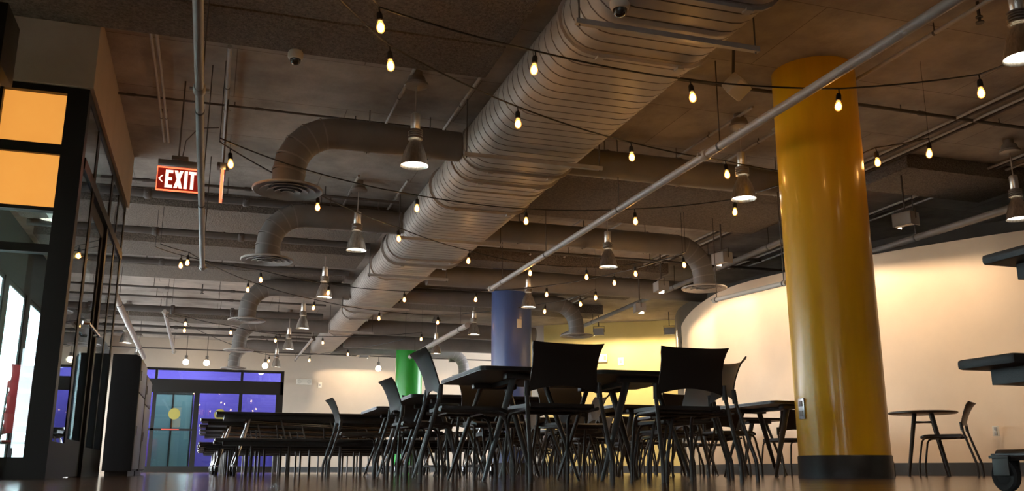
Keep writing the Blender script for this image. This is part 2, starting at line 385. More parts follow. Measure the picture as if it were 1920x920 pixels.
for i, (xa, xb, y) in enumerate([(2.40, 3.98, 5.85), (2.38, 3.98, 9.0), (2.40, 4.0, 12.8), (2.42, 3.85, 15.55), (2.42, 3.85, 18.9), (2.6, 3.7, 22.5)]):
    h = thing('duct_hanger', None, None)
    mb = MB(); mb.box(xa, xb, y-0.022, y+0.022, ZB-0.075, ZB-0.032)
    h2 = mb.build('trapeze_bar', M['pipe'], duct, smooth=False)
    for x in (xa+0.03, xb-0.03):
        MB().tube([(x, y, ZB-0.09), (x, y, CEIL-0.003)], 0.007, 6).build('threaded_rod', M['pipe_dark'], h2)
    bpy.data.objects.remove(h)

# ------------------------------------------------------------------ branch ducts with elbows and round diffusers
def branch(x_start, x_drop, y, label, rows, r=0.172, zc=3.68, zd=2.98, R=0.50):
    s_ = 1 if x_drop > x_start else -1
    t = thing('branch_duct', label, 'duct', (x_drop, y, zd), 0, 'round branch ducts off the main duct')
    def L(p): return (p[0]-x_drop, p[1]-y, p[2]-zd)
    xe = x_drop - s_*R
    mb = MB(); x = x_start
    n = max(1, int(abs(xe-x_start)/1.15))
    pts = [L((x_start+(xe-x_start)*k/n, y, zc)) for k in range(n+1)]
    for k in range(n):
        a, b_ = Vector(pts[k]), Vector(pts[k+1]); mb.tube([a, b_], r, 24, cap=False)
        mb.tube([b_-Vector((0.012, 0, 0)), b_+Vector((0.012, 0, 0))], r+0.006, 24, cap=False)
    q = abs(xe-x_start); m_ = int(q/0.14)
    for k in range(1, m_):
        x = x_start+(xe-x_start)*k/m_; mb.tube([L((x-0.004, y, zc)), L((x+0.004, y, zc))], r+0.0025, 20, cap=False)
    mb.build('straight_run', M['branch'], t)
    # mitred elbow, five gores
    G = 5; P = []
    for k in range(G+1):
        a = (PI/2)*k/G; P.append(Vector(L((xe + s_*R*math.sin(a), y, zc - R + R*math.cos(a)))))
    for k in range(G):
        a, b_ = P[k], P[k+1]; e = (b_-a)*0.04
        mb = MB(); mb.tube([a-e, b_+e], r, 24, cap=False); g_ = mb.build('elbow_gore', M['branch'], t); mb = MB(); q = (P[min(G, k+2)]-a).normalized()*0.009; mb.tube([b_-q, b_+q], r+0.008, 24, cap=False); mb.build('seam_bead', M['bead'], g_)
    mb = MB(); mb.tube([P[-1]+Vector((0, 0, 0.01)), Vector((0, 0, 0.02))], r, 24, cap=False); mb.build('drop_collar', M['branch'], t)
    d = MB(); d.lathe([(r+0.01, 0.06), (r+0.03, 0.03), (0.37, 0.012), (0.372, -0.004), (0.36, -0.012), (0.30, 0.012), (0.27, 0.02)], n=40)
    dd = d.build('diffuser', M['diffuser'], t)
    for (ra, rb, za) in ((0.295, 0.235, -0.014), (0.215, 0.155, -0.018), (0.135, 0.085, -0.022), (0.065, 0.0, -0.026)):
        c = MB(); c.lathe([(ra, za), (rb+0.001, za+0.014), (max(rb-0.004, 0.0005), za+0.016), (ra, za-0.006), (ra, za)], n=36); c.build('louver_ring', M['diffuser'], dd)
    c = MB(); c.lathe([(0.265, 0.03), (0.001, 0.031)], n=24); c.build('plenum', M['black'], dd)
    for k in range(rows):
        x = x_start+(xe-x_start)*(k+0.5)/rows - x_drop
        mb = MB(); mb.tube([(x, 0, zc-zd+r-0.01), (x, 0, CEIL-zd)], 0.008, 6); mb.tube([(x-0.012, 0, zc-zd), (x+0.012, 0, zc-zd)], r+0.012, 24, cap=False); mb.build('hanger', M['branch'], t)
    return t
for i, (y, nm) in enumerate([(9.70, 'nearest'), (13.25, 'second'), (19.0, 'third'), (24.0, 'fourth'), (28.4, 'farthest')]):
    branch((2.51, 2.54, 2.59, 2.76, 2.76)[i], 0.62 if i < 2 else 0.57, y, 'grey elbow duct ending in a round diffuser left of the big duct, %s of five' % nm, 2)
for i, (y, xd, nm) in enumerate([(9.75, 7.3, 'grey duct branch running right behind the yellow column'), (13.2, 7.62, 'grey elbow duct with round diffuser beside the curved cream wall'), (19.0, 7.68, 'grey elbow duct with round diffuser in front of the yellow wall'), (28.4, 7.6, 'distant grey elbow duct seen between green and blue columns')]):
    branch(3.86 if y < 14 else 3.66 if y < 20 else 3.4, xd, y, nm, 3)
for y in (16.7, 23.6, 26.4):
    o = MB().tube([(3.72 if y < 20 else 3.5, y, 3.66), (9.6 if y < 20 else 8.3, y, 3.66)], 0.2, 20).build('cross_duct', M['branch']); o.location = (0, 0, 0)
    tag(o, {16.7: 'straight grey duct crossing right just past the blue column', 23.6: 'straight grey duct crossing above the yellow wall end', 26.4: 'straight grey duct crossing the ceiling in front of the green column'}[y], 'duct', 'straight cross ducts')

# ------------------------------------------------------------------ pipes and conduits
def pipe(name, label, pts, r, m='pipe', caps=(), hang=(), cat='pipe'):
    o = thing(name, label, cat, pts[0])
    b0 = Vector(pts[0]); P = [Vector(p)-b0 for p in pts]
    MB().tube(P, r, 14).build('pipe_run', M[m], o)
    d = (P[-1]-P[0]).normalized()
    for t in caps:
        c = P[0].lerp(P[-1], t); mb = MB(); mb.tube([c-d*0.05, c-d*0.03, c+d*0.03, c+d*0.05], [r*1.15, r*1.4, r*1.4, r*1.15], 14)
        for k in range(2):
            e = d.cross(Vector((0, 0, 1))).normalized()*(1 if k else -1); mb.tube([c+e*r, c+e*(r*2.1)], r*0.35, 6)
        mb.build('coupling', M[m], o)
    for t in hang:
        c = P[0].lerp(P[-1], t); mb = MB(); mb.tube([c+Vector((0, 0, r*0.8)), Vector((c.x, c.y, CEIL-b0.z))], 0.006, 6); mb.tube([c-d*0.012, c+d*0.012], r*1.12, 14); mb.build('hanger_rod', M['pipe_dark'], o)
    return o
pipe('sprinkler_main', 'long light grey pipe slanting from upper right to the blue column', [(4.5, 0.9, 3.09), (4.5, 15.1, 3.13)], 0.041, caps=(0.475, 0.995), hang=(0.455, 0.62, 0.8, 0.95))
pipe('drop_pipe', 'light grey pipe passing in front of the lit exit sign', [(-0.225, 2.0, 2.55), (-0.222, 12.0, 2.55)], 0.030, caps=(0.41, 0.995), hang=(0.2, 0.45, 0.7, 0.99))
for k, x in enumerate((-0.755, -0.705)):
    pipe('conduit', ['left of the two parallel pale conduits ending at the exit sign', 'right of the two parallel pale conduits ending at the exit sign'][k], [(x, 3, 3.9), (x, 11.2, 3.9)], 0.014, hang=(0.3, 0.6, 0.9))
pipe('conduit', 'grey conduit running to the edge-on exit sign right of the drop pipe', [(-0.07, 8.3, 3.9), (-0.07, 11.6, 3.9)], 0.022, caps=(0.5,), hang=(0.3, 0.8))
pipe('drain_pipe', 'thick pale pipe slanting down beside the glass partition, far left', [(-1.78, 16.5, 3.15), (-1.86, 27.5, 3.12)], 0.062, hang=(0.2, 0.8))
pipe('conduit', 'pale conduit dropping toward the automatic doors', [(-1.12, 21.6, 3.5), (-1.14, 29.0, 3.45)], 0.042, caps=(0.02, 0.98), hang=(0.05, 0.95))
pipe('conduit', 'thin pale conduit on the slab at the upper right edge', [(5.97, 3.5, 3.9), (5.97, 8.6, 3.9)], 0.02, hang=(0.5, 0.95))
pipe('water_pipe', 'grey pipe running beside the curved wall behind the yellow column', [(9.55, 6.5, 3.3), (9.4, 12.0, 3.3)], 0.05, m='branch', hang=(0.3, 0.7))
pipe('water_pipe', 'grey pipe slanting over the curved wall toward the yellow wall', [(8.3, 11.2, 3.55), (8.9, 23.0, 3.6)], 0.05, m='branch', hang=(0.1, 0.4, 0.8))
pipe('conduit', 'pale conduit slanting between two far pendants toward the green column', [(5.15, 19.0, 3.1), (5.15, 25.0, 3.1)], 0.06, hang=(0.1, 0.9))
pipe('conduit', 'short pale conduit at the far end of the big duct', [(2.45, 24.5, 3.45), (2.35, 28.6, 3.30)], 0.035, hang=(0.0, 0.98))
pipe('fixture_rail', 'pale suspended rail in front of the curved cream wall', [(7.1, 12.0, 2.55), (6.7, 9.6, 2.33)], 0.033, m='white', caps=(0.0,), hang=(0.03, 0.97))
for i, (x, z) in enumerate([(7.78, 3.93), (7.9, 3.95), (8.02, 3.93), (8.16, 3.96), (9.5, 3.92), (9.64, 3.94), (9.8, 3.93)]):
    nm = ['first', 'second', 'third', 'fourth'][i if i < 4 else i-4]
    pipe('conduit', '%s conduit of the %s bundle on the slab right of the yellow column' % (nm, 'upper' if i < 4 else 'lower'), [(x, 4.0, z), (x, 15.5 if i > 3 else 21.0, z)], 0.017, m='pipe' if i % 2 == 0 else 'pipe_dark')
for i, (xa, xb, y, z, r, m_, lab) in enumerate([
    (-2.9, 2.4, 9.92, 3.95, 0.012, 'pipe_dark', 'thin dark cable pipe crossing the concrete behind the nearest left pendant'),
    (-2.9, 2.4, 12.75, 3.86, 0.02, 'pipe_dark', 'dark pipe crossing behind the exit sign'),
    (-2.9, 2.4, 13.25, 3.82, 0.055, 'pipe_dark', 'thick dark pipe crossing just behind the exit sign'),
    (-2.9, 2.4, 15.35, 3.80, 0.055, 'pipe_dark', 'thick dark pipe crossing between the first two rough strips'),
    (-2.9, 2.4, 17.75, 3.80, 0.05, 'pipe_dark', 'thick dark pipe crossing between the last two rough strips'),
    (-2.9, 2.4, 20.35, 3.80, 0.022, 'pipe_dark', 'thin pipe crossing the bright concrete bay, nearer one'),
    (-2.9, 2.4, 21.5, 3.80, 0.022, 'pipe_dark', 'thin pipe crossing the bright concrete bay, farther one'),
    (-2.9, 2.5, 22.9, 3.75, 0.08, 'pipe_dark', 'thick black pipe crossing at the end of the bright concrete bay'),
    (-2.9, 2.5, 25.6, 3.72, 0.035, 'pipe_dark', 'dark pipe crossing above the doors, nearer one'),
    (-2.9, 9.0, 26.9, 3.72, 0.035, 'pipe_dark', 'dark pipe crossing above the doors, farther one'),
    (-2.9, 9.0, 28.9, 3.55, 0.02, 'pipe_dark', 'thin rail pipe just in front of the far wall'),
    (4.0, 9.5, 7.72, 3.93, 0.02, 'pipe_dark', 'thin dark cable pipe crossing left of the yellow column'),
    (4.0, 10.5, 15.05, 3.85, 0.025, 'pipe_dark', 'thin dark pipe crossing above the blue column'),
    (3.9, 9.2, 13.9, 3.72, 0.03, 'pipe_dark', 'dark pipe running beside the right elbow duct')]):
    pipe('cross_pipe', lab, [(xa, y, z), (xb, y, z)], r, m=m_, caps=(0.35, 0.6), hang=(0.3, 0.55, 0.8))
# short slab-mounted struts beside the pendants (pale bars), in pairs
for j, (x0, xname) in enumerate([(1.75, 'left'), (5.5, 'right')]):
    for i, y in enumerate((8.53, 12.3, 16.0, 19.85)):
        for k, dx in enumerate((-0.06, 0.62)):
            pipe('strut', 'pale %s conduit strut over the %s pendant of the %s row' % (['left', 'right'][k], ['nearest', 'second', 'third', 'fourth'][i], xname), [(x0+dx, y-0.35, 3.95), (x0+dx, y+1.55, 3.95)], 0.017, m='pipe', caps=(0.45,), hang=(0.5,))
# sprinkler drops
for (x, y, lab) in [(7.55, 6.1, 'small upright sprinkler fitting on the slab right of the yellow column top'), (9.4, 9.6, 'small sprinkler fitting above the curved wall'), (-0.35, 20.8, 'small sprinkler fitting over the bright concrete bay'), (6.05, 5.62, 'sprinkler head hanging beside the long slanting pipe')]:
    t = thing('sprinkler', lab, 'sprinkler', (x, y, CEIL)); MB().tube([(0, 0, 0), (0, 0, -0.16)], 0.014, 8).build('stem', M['pipe_dark'], t)
    MB().lathe([(0.001, -0.2), (0.035, -0.2), (0.035, -0.19), (0.012, -0.18), (0.012, -0.15), (0.03, -0.15), (0.03, -0.14), (0.001, -0.14)], n=12).build('deflector', M['pipe_dark'], t)

# ------------------------------------------------------------------ columns
def column(x, y, r, key, label):
    t = thing('column', label, 'column', (x, y, 0))
    n = 64; prof = [(r, 0.2)] + [(r, 0.2+k*(CEIL-0.2)/10) for k in range(1, 11)]
    MB().lathe(prof, n=n).build('shaft', M[key], t)
    MB().lathe([(r+0.004, 0), (r+0.016, 0.0), (r+0.012, 0.02), (r+0.010, 0.19), (r+0.004, 0.2), (r-0.01, 0.2)], n=n).build('cove_base', M['colbase'], t)
    return t
column(5.59, 7.31, 0.405, 'yellow', 'tall glossy yellow round column with black base')
column(5.60, 17.3, 0.40, 'blue', 'tall glossy blue round column behind the tables')
column(5.62, 27.4, 0.40, 'green', 'tall bright green round column near the far wall')
def on_col(x, y, r, px_dir, z): a = px_dir; return (x+r*math.cos(a), y+r*math.sin(a), z, a)
def plate(name, label, cat, loc, rz, w_, h_, m, holes=()):
    t = thing(name, label, cat, loc, rz)
    MB().box(-w_/2, w_/2, -0.012, 0.0, -h_/2, h_/2, bev=0.004).build('cover_plate', M[m], t)
    for (hz, hw, hh, hm) in holes: MB().box(-hw/2, hw/2, -0.018, -0.011, hz-hh/2, hz+hh/2, bev=0.002).build('socket', M[hm], t)
    return t
a = math.atan2(-7.31, -5.59) - 0.95
pt = plate('outlet', 'steel double outlet plate low on the yellow column', 'outlet', (5.59+0.407*math.cos(a), 7.31+0.407*math.sin(a), 0.62), a+PI/2, 0.09, 0.19, 'steel', ((0.045, 0.05, 0.05, 'greybox'), (-0.045, 0.05, 0.05, 'greybox')))
a = math.atan2(-17.3, -5.6) + 0.38
plate('switch', 'cream switch plate on the blue column', 'switch', (5.60+0.405*math.cos(a), 17.3+0.405*math.sin(a), 2.85), a+PI/2, 0.10, 0.17, 'white', ((0, 0.03, 0.05, 'white'),))
plate('outlet', 'white wall outlet low on the cream wall beside the wall chair', 'outlet', (9.69, 9.585, 0.56), math.radians(-60), 0.08, 0.13, 'white', ((0.03, 0.035, 0.04, 'greybox'), (-0.03, 0.035, 0.04, 'greybox')))
plate('thermostat', 'small white thermostat on the far wall', 'thermostat', (3.28, 29.995, 2.70), 0, 0.12, 0.18, 'white', ((0, 0.05, 0.07, 'greybox'),))
e = thing('emergency_light', 'white emergency light unit on the far wall right of the doors', 'emergency light', (2.78, 29.99, 2.78))
MB().box(-0.24, 0.24, -0.09, 0, -0.09, 0.09, bev=0.02).build('housing', M['white'], e)
for sx in (-1, 1): MB().lathe([(0.001, -0.02), (0.05, -0.02), (0.055, 0), (0.05, 0.01)], c=(sx*0.15, -0.1, 0.0), n=16, M=Matrix.Rotation(PI/2, 3, 'X')).build('lamp_head', M['greybox'], e)
e = thing('exit_sign', 'small white exit sign box on the yellow wall', 'sign', (10.02, 23.09, 3.02), math.radians(-33))
MB().box(-0.24, 0.2, -0.06, 0, -0.11, 0.11, bev=0.01).build('housing', M['white'], e)
MB().box(0.11, 0.17, -0.066, -0.06, -0.06, 0.06).build('legend', M['exit_edge'], e)
plate('switch', 'white switch plate on the yellow wall', 'switch', (10.50, 22.80, 2.92), math.radians(-33), 0.16, 0.22, 'white', ((0.0, 0.05, 0.08, 'greybox'),))

# ------------------------------------------------------------------ pendants
def make_pendant():
    t = thing('pendant_lamp', '', 'lamp', (0, 0, 0))     # origin at the slab
    mb = MB(); mb.lathe([(0.001, 0.0), (0.06, 0.0), (0.06, -0.055), (0.085, -0.06), (0.10, -0.12), (0.105, -0.125), (0.12, -0.13), (0.12, -0.155), (0.10, -0.165), (0.001, -0.168)], n=28)
    REG.append(mb.build('canopy', M['alu_ribs'], t))
    REG.append(MB().tube([(0, 0, -0.16), (0, 0, -0.47)], 0.007, 8).build('stem', M['alu'], t))
    mb = MB(); mb.lathe([(0.001, -0.455), (0.04, -0.455), (0.05, -0.465), (0.05, -0.63), (0.046, -0.635)], n=24)
    REG.append(mb.build('ballast_can', M['alu'], t))
    mb = MB(); p = []
    for k in range(5): z = -0.63-k*0.021; p += [(0.058, z), (0.074, z-0.002), (0.074, z-0.012), (0.058, z-0.014)]
    mb.lathe(p, n=28); REG.append(mb.build('heat_sink', M['alu_ribs'], t))
    bell = [(0.05, -0.735), (0.062, -0.76), (0.082, -0.80), (0.102, -0.85), (0.118, -0.905), (0.13, -0.96), (0.137, -1.0), (0.139, -1.005), (0.134, -1.0), (0.126, -0.955), (0.113, -0.90), (0.096, -0.85), (0.07, -0.80)]
    REG.append(MB().lathe(bell, n=36).build('bell_shade', M['alu'], t))
    REG.append(MB().lathe([(0.0005, -0.985), (0.06, -0.986), (0.128, -0.975)], n=28).build('lit_lens', M['disc'], t))
    l = bpy.data.lights.new('pendant_glow', 'SPOT'); l.energy = P_PENDANT; l.color = WARM2; l.spot_size = math.radians(105); l.spot_blend = 0.6; l.shadow_soft_size = 0.1
    o = bpy.data.objects.new('glow', l); COL.objects.link(o); o.parent = t; o.location = (0, 0, -1.02); REG.append(o)
    return t
pend = make_pendant()
ORD = ['nearest', 'second', 'third', 'fourth', 'fifth', 'sixth', 'seventh']
PP = [(1.75, y, 'bell-shaped aluminium pendant hanging left of the big duct, %s of six' % ORD[i]) for i, y in enumerate((8.53, 12.33, 16.05, 19.9, 23.55, 27.85))]
PP += [(5.48, y, 'bell-shaped aluminium pendant in the row through the columns, %s of six' % ORD[i]) for i, y in enumerate((4.75, 8.53, 12.25, 15.9, 19.65, 23.3))]
PP += [(1.75, 0.9, 'added unseen aluminium bell pendant just above the camera, left row'), (-2.0, 4.7, 'added unseen aluminium bell pendant off to the left by the partition'), (1.75, -3.0, 'added unseen aluminium bell pendant far behind the camera, left row'), (5.48, 0.9, 'added unseen aluminium bell pendant beside the camera, right row'), (5.48, -3.0, 'added unseen aluminium bell pendant far behind the camera, right row')]  # pendants added out of view to put warm light on the chair backs
PP += [(9.08, 8.25, 'bell-shaped aluminium pendant at the right edge near the curved wall')]
PP += [(-2.03, 23.5, 'small aluminium pendant beside the glass partition, nearer of two'), (-2.13, 28.6, 'small aluminium pendant beside the glass partition, farther of two')]
for i, (x, y, lab) in enumerate(PP):
    o = pend if i == 0 else dup(pend)
    o.location = (x, y, CEIL); o['label'] = lab; o['group'] = 'bell pendants on the ceiling'; o.rotation_euler = (0, 0, i*0.7)

# ------------------------------------------------------------------ string lights
STR = [
 ('black festoon cable with glowing bulbs crossing from the top left under the duct',
  [(0.33,5.33),(1.09,6.37),(2.39,7.21),(3.73,7.73),(4.9,7.93),(5.96,8.07)], (1,1,1,1,1,0), (0,0,1)),
 ('black festoon cable with glowing bulbs nearest the camera, crossing the yellow column',
  [(0.57,5.12),(0.91,5.8),(2.17,6.11),(3.56,6.23),(4.84,6.0),(5.74,5.41),(5.85,4.75)], (0,1,1,1,1,1,0), None),
 ('festoon string sagging from the exit sign toward the right diffuser',
  [(-0.1,8.95),(0.0,9.13),(1.01,10.44),(2.19,11.65),(3.44,12.64),(4.57,13.18),(5.51,13.17),(6.13,12.71),(6.55,11.93),(6.48,11.8)], (0,1,1,1,1,1,1,1,1,0), None),
 ('festoon string crossing under the duct and past the second right pendant',
  [(-0.1,8.85),(0.86,9.62),(2.12,10.13),(3.52,10.29),(4.79,9.88),(5.74,9.12),(6.12,7.12),(6.43,6.74)], (0,0,1,1,1,1,1,1), None),
 ('festoon string in front of the blue column ending at the right diffuser',
  [(-0.92,13.8),(-0.58,14.25),(0.61,14.98),(1.8,15.79),(3.17,16.04),(4.39,15.64),(5.43,14.77),(6.12,13.46),(6.5,11.75)], (0,1,1,1,1,1,1,1,0), None),
 ('festoon string curving behind the blue column past the third left elbow duct',
  [(-0.84,13.6),(-0.47,14.02),(0.46,15.92),(1.73,17.38),(3.11,18.25),(4.36,18.42),(6.01,16.43),(6.34,15.47),(6.36,14.79)], (0,1,1,1,1,1,1,1,1), None),
 ('far festoon string crossing above the green column',
  [(-0.9,19.91),(-0.62,20.26),(0.3,21.26),(1.36,22.28),(2.45,22.32),(4.58,20.95)], (0,1,1,1,1,1), None),
 ('farthest festoon string near the end of the big duct',
  [(-1.02,20.39),(-0.66,21.23),(1.48,26.59),(2.55,26.11),(3.36,24.44),(4.42,22.08)], (0,1,1,1,1,0), None)]
cord_me = sock_me = bulb_me = fil_me = None
def bulb_set(parent, p):
    global cord_me, sock_me, bulb_me, fil_me
    if sock_me is None:
        o = MB().tube([(0, 0, 0), (0.004, 0, -0.045)], 0.005, 6).lathe([(0.001, -0.04), (0.014, -0.042), (0.019, -0.055), (0.021, -0.10), (0.016, -0.105), (0.001, -0.105)], n=14).build('socket', M['black']); sock_me = o.data; bpy.data.objects.remove(o)
        o = MB().lathe([(0.013, -0.10), (0.014, -0.108), (0.021, -0.125), (0.0265, -0.145), (0.0265, -0.16), (0.02, -0.178), (0.010, -0.186), (0.0005, -0.188)], n=16).build('bulb', M['bulb']); bulb_me = o.data; bpy.data.objects.remove(o)
        o = MB().lathe([(0.0005, -0.115), (0.010, -0.122), (0.0185, -0.142), (0.0185, -0.16), (0.010, -0.176), (0.0005, -0.18)], n=12).build('filament', M['filament']); fil_me = o.data; bpy.data.objects.remove(o)
    s_ = bpy.data.objects.new('socket', sock_me); COL.objects.link(s_); s_.parent = parent; s_.location = p; s_.rotation_euler = (random.uniform(-.12, .12), random.uniform(-.12, .12), 0)
    f_ = bpy.data.objects.new('filament', fil_me); COL.objects.link(f_); f_.parent = s_
    b_ = bpy.data.objects.new('bulb', bulb_me); COL.objects.link(b_); b_.parent = s_; s_.scale = (1.12, 1.12, 1.08)
ZC = 3.19
for lab, P, on, _ in STR:
    t = thing('string_light', lab, 'string light', (P[0][0], P[0][1], ZC))
    o0 = Vector((P[0][0], P[0][1], ZC)); pts = []
    Q = [Vector((x, y, ZC)) for x, y in P]
    for i in range(len(Q)-1):
        for k in range(8):
            s_ = k/8; q = Q[i].lerp(Q[i+1], s_); q.z -= 0.05*4*s_*(1-s_)*0.45*(Q[i+1]-Q[i]).length/1.5 - 0.0; pts.append(q-o0)
    pts.append(Q[-1]-o0)
    MB().tube(pts, 0.0072, 6).build('cable', M['black'], t)
    for f, q in zip(on, Q):
        if f: bulb_set(t, q-o0)
    # end wires up to the slab
    for q, f in ((Q[0], on[0]), (Q[-1], on[-1])): MB().tube([q-o0, Vector((q.x, q.y, CEIL))-o0], 0.0018 if f else 0.0035, 5).build('end_wire', M['black'], t)

# ------------------------------------------------------------------ exit signs
def exit_sign(loc, rz, label, rod=True):
    t = thing('exit_sign', label, 'sign', loc, rz, None)
    MB().box(-0.205, 0.205, -0.03, 0.03, 0.0, 0.075, bev=0.006).build('housing', M['steel'], t)
    MB().box(-0.20, 0.20, -0.012, 0.012, -0.235, -0.008).build('sign_panel', M['exit_red'], t)
    mb = MB(); mb.box(-0.205, 0.205, -0.014, 0.014, -0.245, -0.236); mb.box(-0.207, -0.201, -0.014, 0.014, -0.24, 0.0); mb.box(0.201, 0.207, -0.014, 0.014, -0.24, 0.0); mb.box(-0.2, 0.2, -0.014, 0.014, -0.012, 0.0)
    mb.build('lit_edge', M['exit_edge'], t)
    # letters E X I T on both faces, chevron on the left
    H, Z0 = 0.185, -0.215
    def rects(L, x):
        s_ = 0.030; w_ = 0.072
        if L == 'E': return [[(x, 0), (x+s_, 0), (x+s_, H), (x, H)], [(x+s_, 0), (x+w_, 0), (x+w_, s_), (x+s_, s_)], [(x+s_, H/2-s_/2), (x+w_*0.9, H/2-s_/2), (x+w_*0.9, H/2+s_/2), (x+s_, H/2+s_/2)], [(x+s_, H-s_), (x+w_, H-s_), (x+w_, H), (x+s_, H)]]
        if L == 'X': return [[(x, 0), (x+s_*1.1, 0), (x+0.085, H), (x+0.085-s_*1.1, H)], [(x+0.085-s_*1.1, 0), (x+0.085, 0), (x+s_*1.1, H), (x, H)]]
        if L == 'I': return [[(x, 0), (x+s_*1.05, 0), (x+s_*1.05, H), (x, H)]]
        if L == 'T': return [[(x+w_/2-s_/2, 0), (x+w_/2+s_/2, 0), (x+w_/2+s_/2, H-s_), (x+w_/2-s_/2, H-s_)], [(x, H-s_), (x+w_, H-s_), (x+w_, H), (x, H)]]
    for L, x in (('E', -0.125), ('X', -0.042), ('I', 0.055), ('T', 0.096)):
        for side in (-1, 1):
            mb = MB()
            R = Matrix(((side*-1, 0, 0, 0), (0, 0, 1, 0), (0, 1, 0, Z0), (0, 0, 0, 1)))
            if side == -1: R = Matrix(((1, 0, 0, 0), (0, 0, 1, 0), (0, 1, 0, Z0), (0, 0, 0, 1)))
            for poly in rects(L, x): mb.prism(poly, side*0.012, side*0.0155, R)
            mb.build('letter', M['exit_letter'], t, smooth=False)
    mb = MB()
    for poly in ([(-0.19, 0.09), (-0.175, 0.09), (-0.145, 0.125), (-0.16, 0.125)], [(-0.19, 0.09), (-0.175, 0.09), (-0.145, 0.055), (-0.16, 0.055)]):
        mb.prism(poly, -0.0155, -0.012, Matrix(((1, 0, 0, 0), (0, 0, 1, 0), (0, 1, 0, Z0), (0, 0, 0, 1))))
    mb.build('chevron', M['exit_letter'], t, smooth=False)
    mb = MB(); mb.box(-0.08, 0.08, -0.06, 0.06, 0.075, 0.115, bev=0.008); mb.tube([(-0.015, 0, 0.1), (-0.015, 0, CEIL-loc[2])], 0.008, 8); mb.tube([(0.02, 0, 0.11), (0.04, 0, 0.3), (0.15, 0, 0.45), (0.35, 0, 0.48)], 0.006, 6); mb.build('mount', M['pipe_dark'], t)
    return t
exit_sign((-0.475, 9.5, 3.05), 0, 'red lit EXIT sign with left arrow hanging at left')
exit_sign((-0.055, 9.6, 3.05), PI/2, 'red lit exit sign seen edge-on right of the drop pipe')

# ------------------------------------------------------------------ security domes, speaker box, floods
def dome(loc, label, s=1.0):
    t = thing('dome_camera', label, 'camera', loc)
    MB().lathe([(0.001, 0), (0.062*s, 0), (0.072*s, -0.02*s), (0.072*s, -0.055*s), (0.06*s, -0.08*s), (0.052*s, -0.083*s)], n=28).build('housing', M['white'], t)
    MB().lathe([(0.053*s, -0.078*s), (0.050*s, -0.10*s), (0.038*s, -0.122*s), (0.02*s, -0.133*s), (0.0005, -0.136*s)], n=24).build('dome', M['dome'], t)
    return t
dome((0.52, 8.17, 3.88), 'white dome security camera at the edge of the rough ceiling panel')
dome((2.66, 5.62, 3.452), 'white dome security camera fixed under the big duct', 1.05)
t = thing('speaker', 'pale box speaker tilted on a bracket below the slab', 'speaker', (4.55, 7.1, 3.78))
o = MB().box(-0.10, 0.10, -0.09, 0.09, -0.09, 0.06, bev=0.02).build('cabinet', M['white'], t); o.rotation_euler = (math.radians(-35), math.radians(12), math.radians(25)); o.location = (0, 0, -0.15)
MB().tube([(0, 0, 0.22), (0, 0.03, 0.0), (0, 0.02, -0.08)], 0.015, 8).build('bracket', M['pipe_dark'], t)

def flood(loc, aim, label, power, lip=0.012, lit=True):
    """hooded wall-wash flood: box open at the front (local -Y faces the wall being lit)"""
    d = Vector((aim[0]-loc[0], aim[1]-loc[1])); rz = math.atan2(d.y, d.x) + PI/2
    t = thing('flood_light', label, 'light fixture', loc, rz)
    mb = MB(); w_, dd, h_ = 0.13, 0.10, 0.085
    mb.box(-w_, w_, dd-0.01, dd, -h_, h_); mb.box(-w_, w_, -dd, dd, h_-0.008, h_); mb.box(-w_, -w_+0.008, -dd, dd, -h_, h_); mb.box(w_-0.008, w_, -dd, dd, -h_, h_); mb.box(-w_, w_, 0.0, dd, -h_, -h_+0.008)
    mb.box(-w_, w_, -dd, -dd+0.006, lip, h_)
    h = mb.build('hood', M['greybox'], t, smooth=False)
    MB().tube([(-w_-0.012, 0, 0), (-w_-0.012, 0, h_+0.06), (w_+0.012, 0, h_+0.06), (w_+0.012, 0, 0)], 0.008, 6).tube([(0, 0, h_+0.06), (0, 0, CEIL-loc[2])], 0.012, 8).build('yoke', M['pipe_dark'], t)
    MB().box(-w_+0.02, w_-0.02, 0.05, 0.06, -h_+0.02, h_-0.03).build('lens', M['floodface'] if lit else M['greybox'], t, smooth=False)
    if power: point('flood_glow', (0, 0.02, 0.045), power, WARM2, 0.012, t)
    return t
# along the curved wall
FL = [((8.35, 9.3, 3.2), (9.7, 9.75), 'grey hooded flood hanging at the right end of the curved wall', 1.0),
      ((7.95, 10.9, 3.2), (9.1, 11.0), 'grey hooded flood hidden behind the yellow column', 1.3),
      ((7.38, 12.2, 3.25), (8.6, 12.5), 'grey hooded flood near the right diffuser with square face', 1.3),
      ((7.4, 14.3, 3.2), (8.5, 14.2), 'grey hooded flood left of the right diffuser', 1.4),
      ((7.75, 15.9, 3.1), (8.9, 15.6), 'grey hooded flood at the left end of the curved wall', 1.5)]
for loc, aim, lab, k in FL: flood(loc, aim, lab, P_FLOOD*k)
flood((9.35, 21.6, 3.5), (10.1, 23.0), 'grey hooded flood in front of the yellow wall', P_FLOOD*3.2, lip=0.038)
flood((11.0, 20.9, 3.5), (11.6, 22.0), 'grey hooded flood at the right end of the yellow wall', P_FLOOD*2.2, lip=0.038)
flood((4.45, 28.7, 3.55), (4.45, 30), 'grey hooded flood washing the far wall beside the green column', P_FLOOD*1.7)
flood((7.3, 28.6, 3.5), (7.3, 30), 'grey hooded flood washing the far wall between the columns', P_FLOOD*0.5)
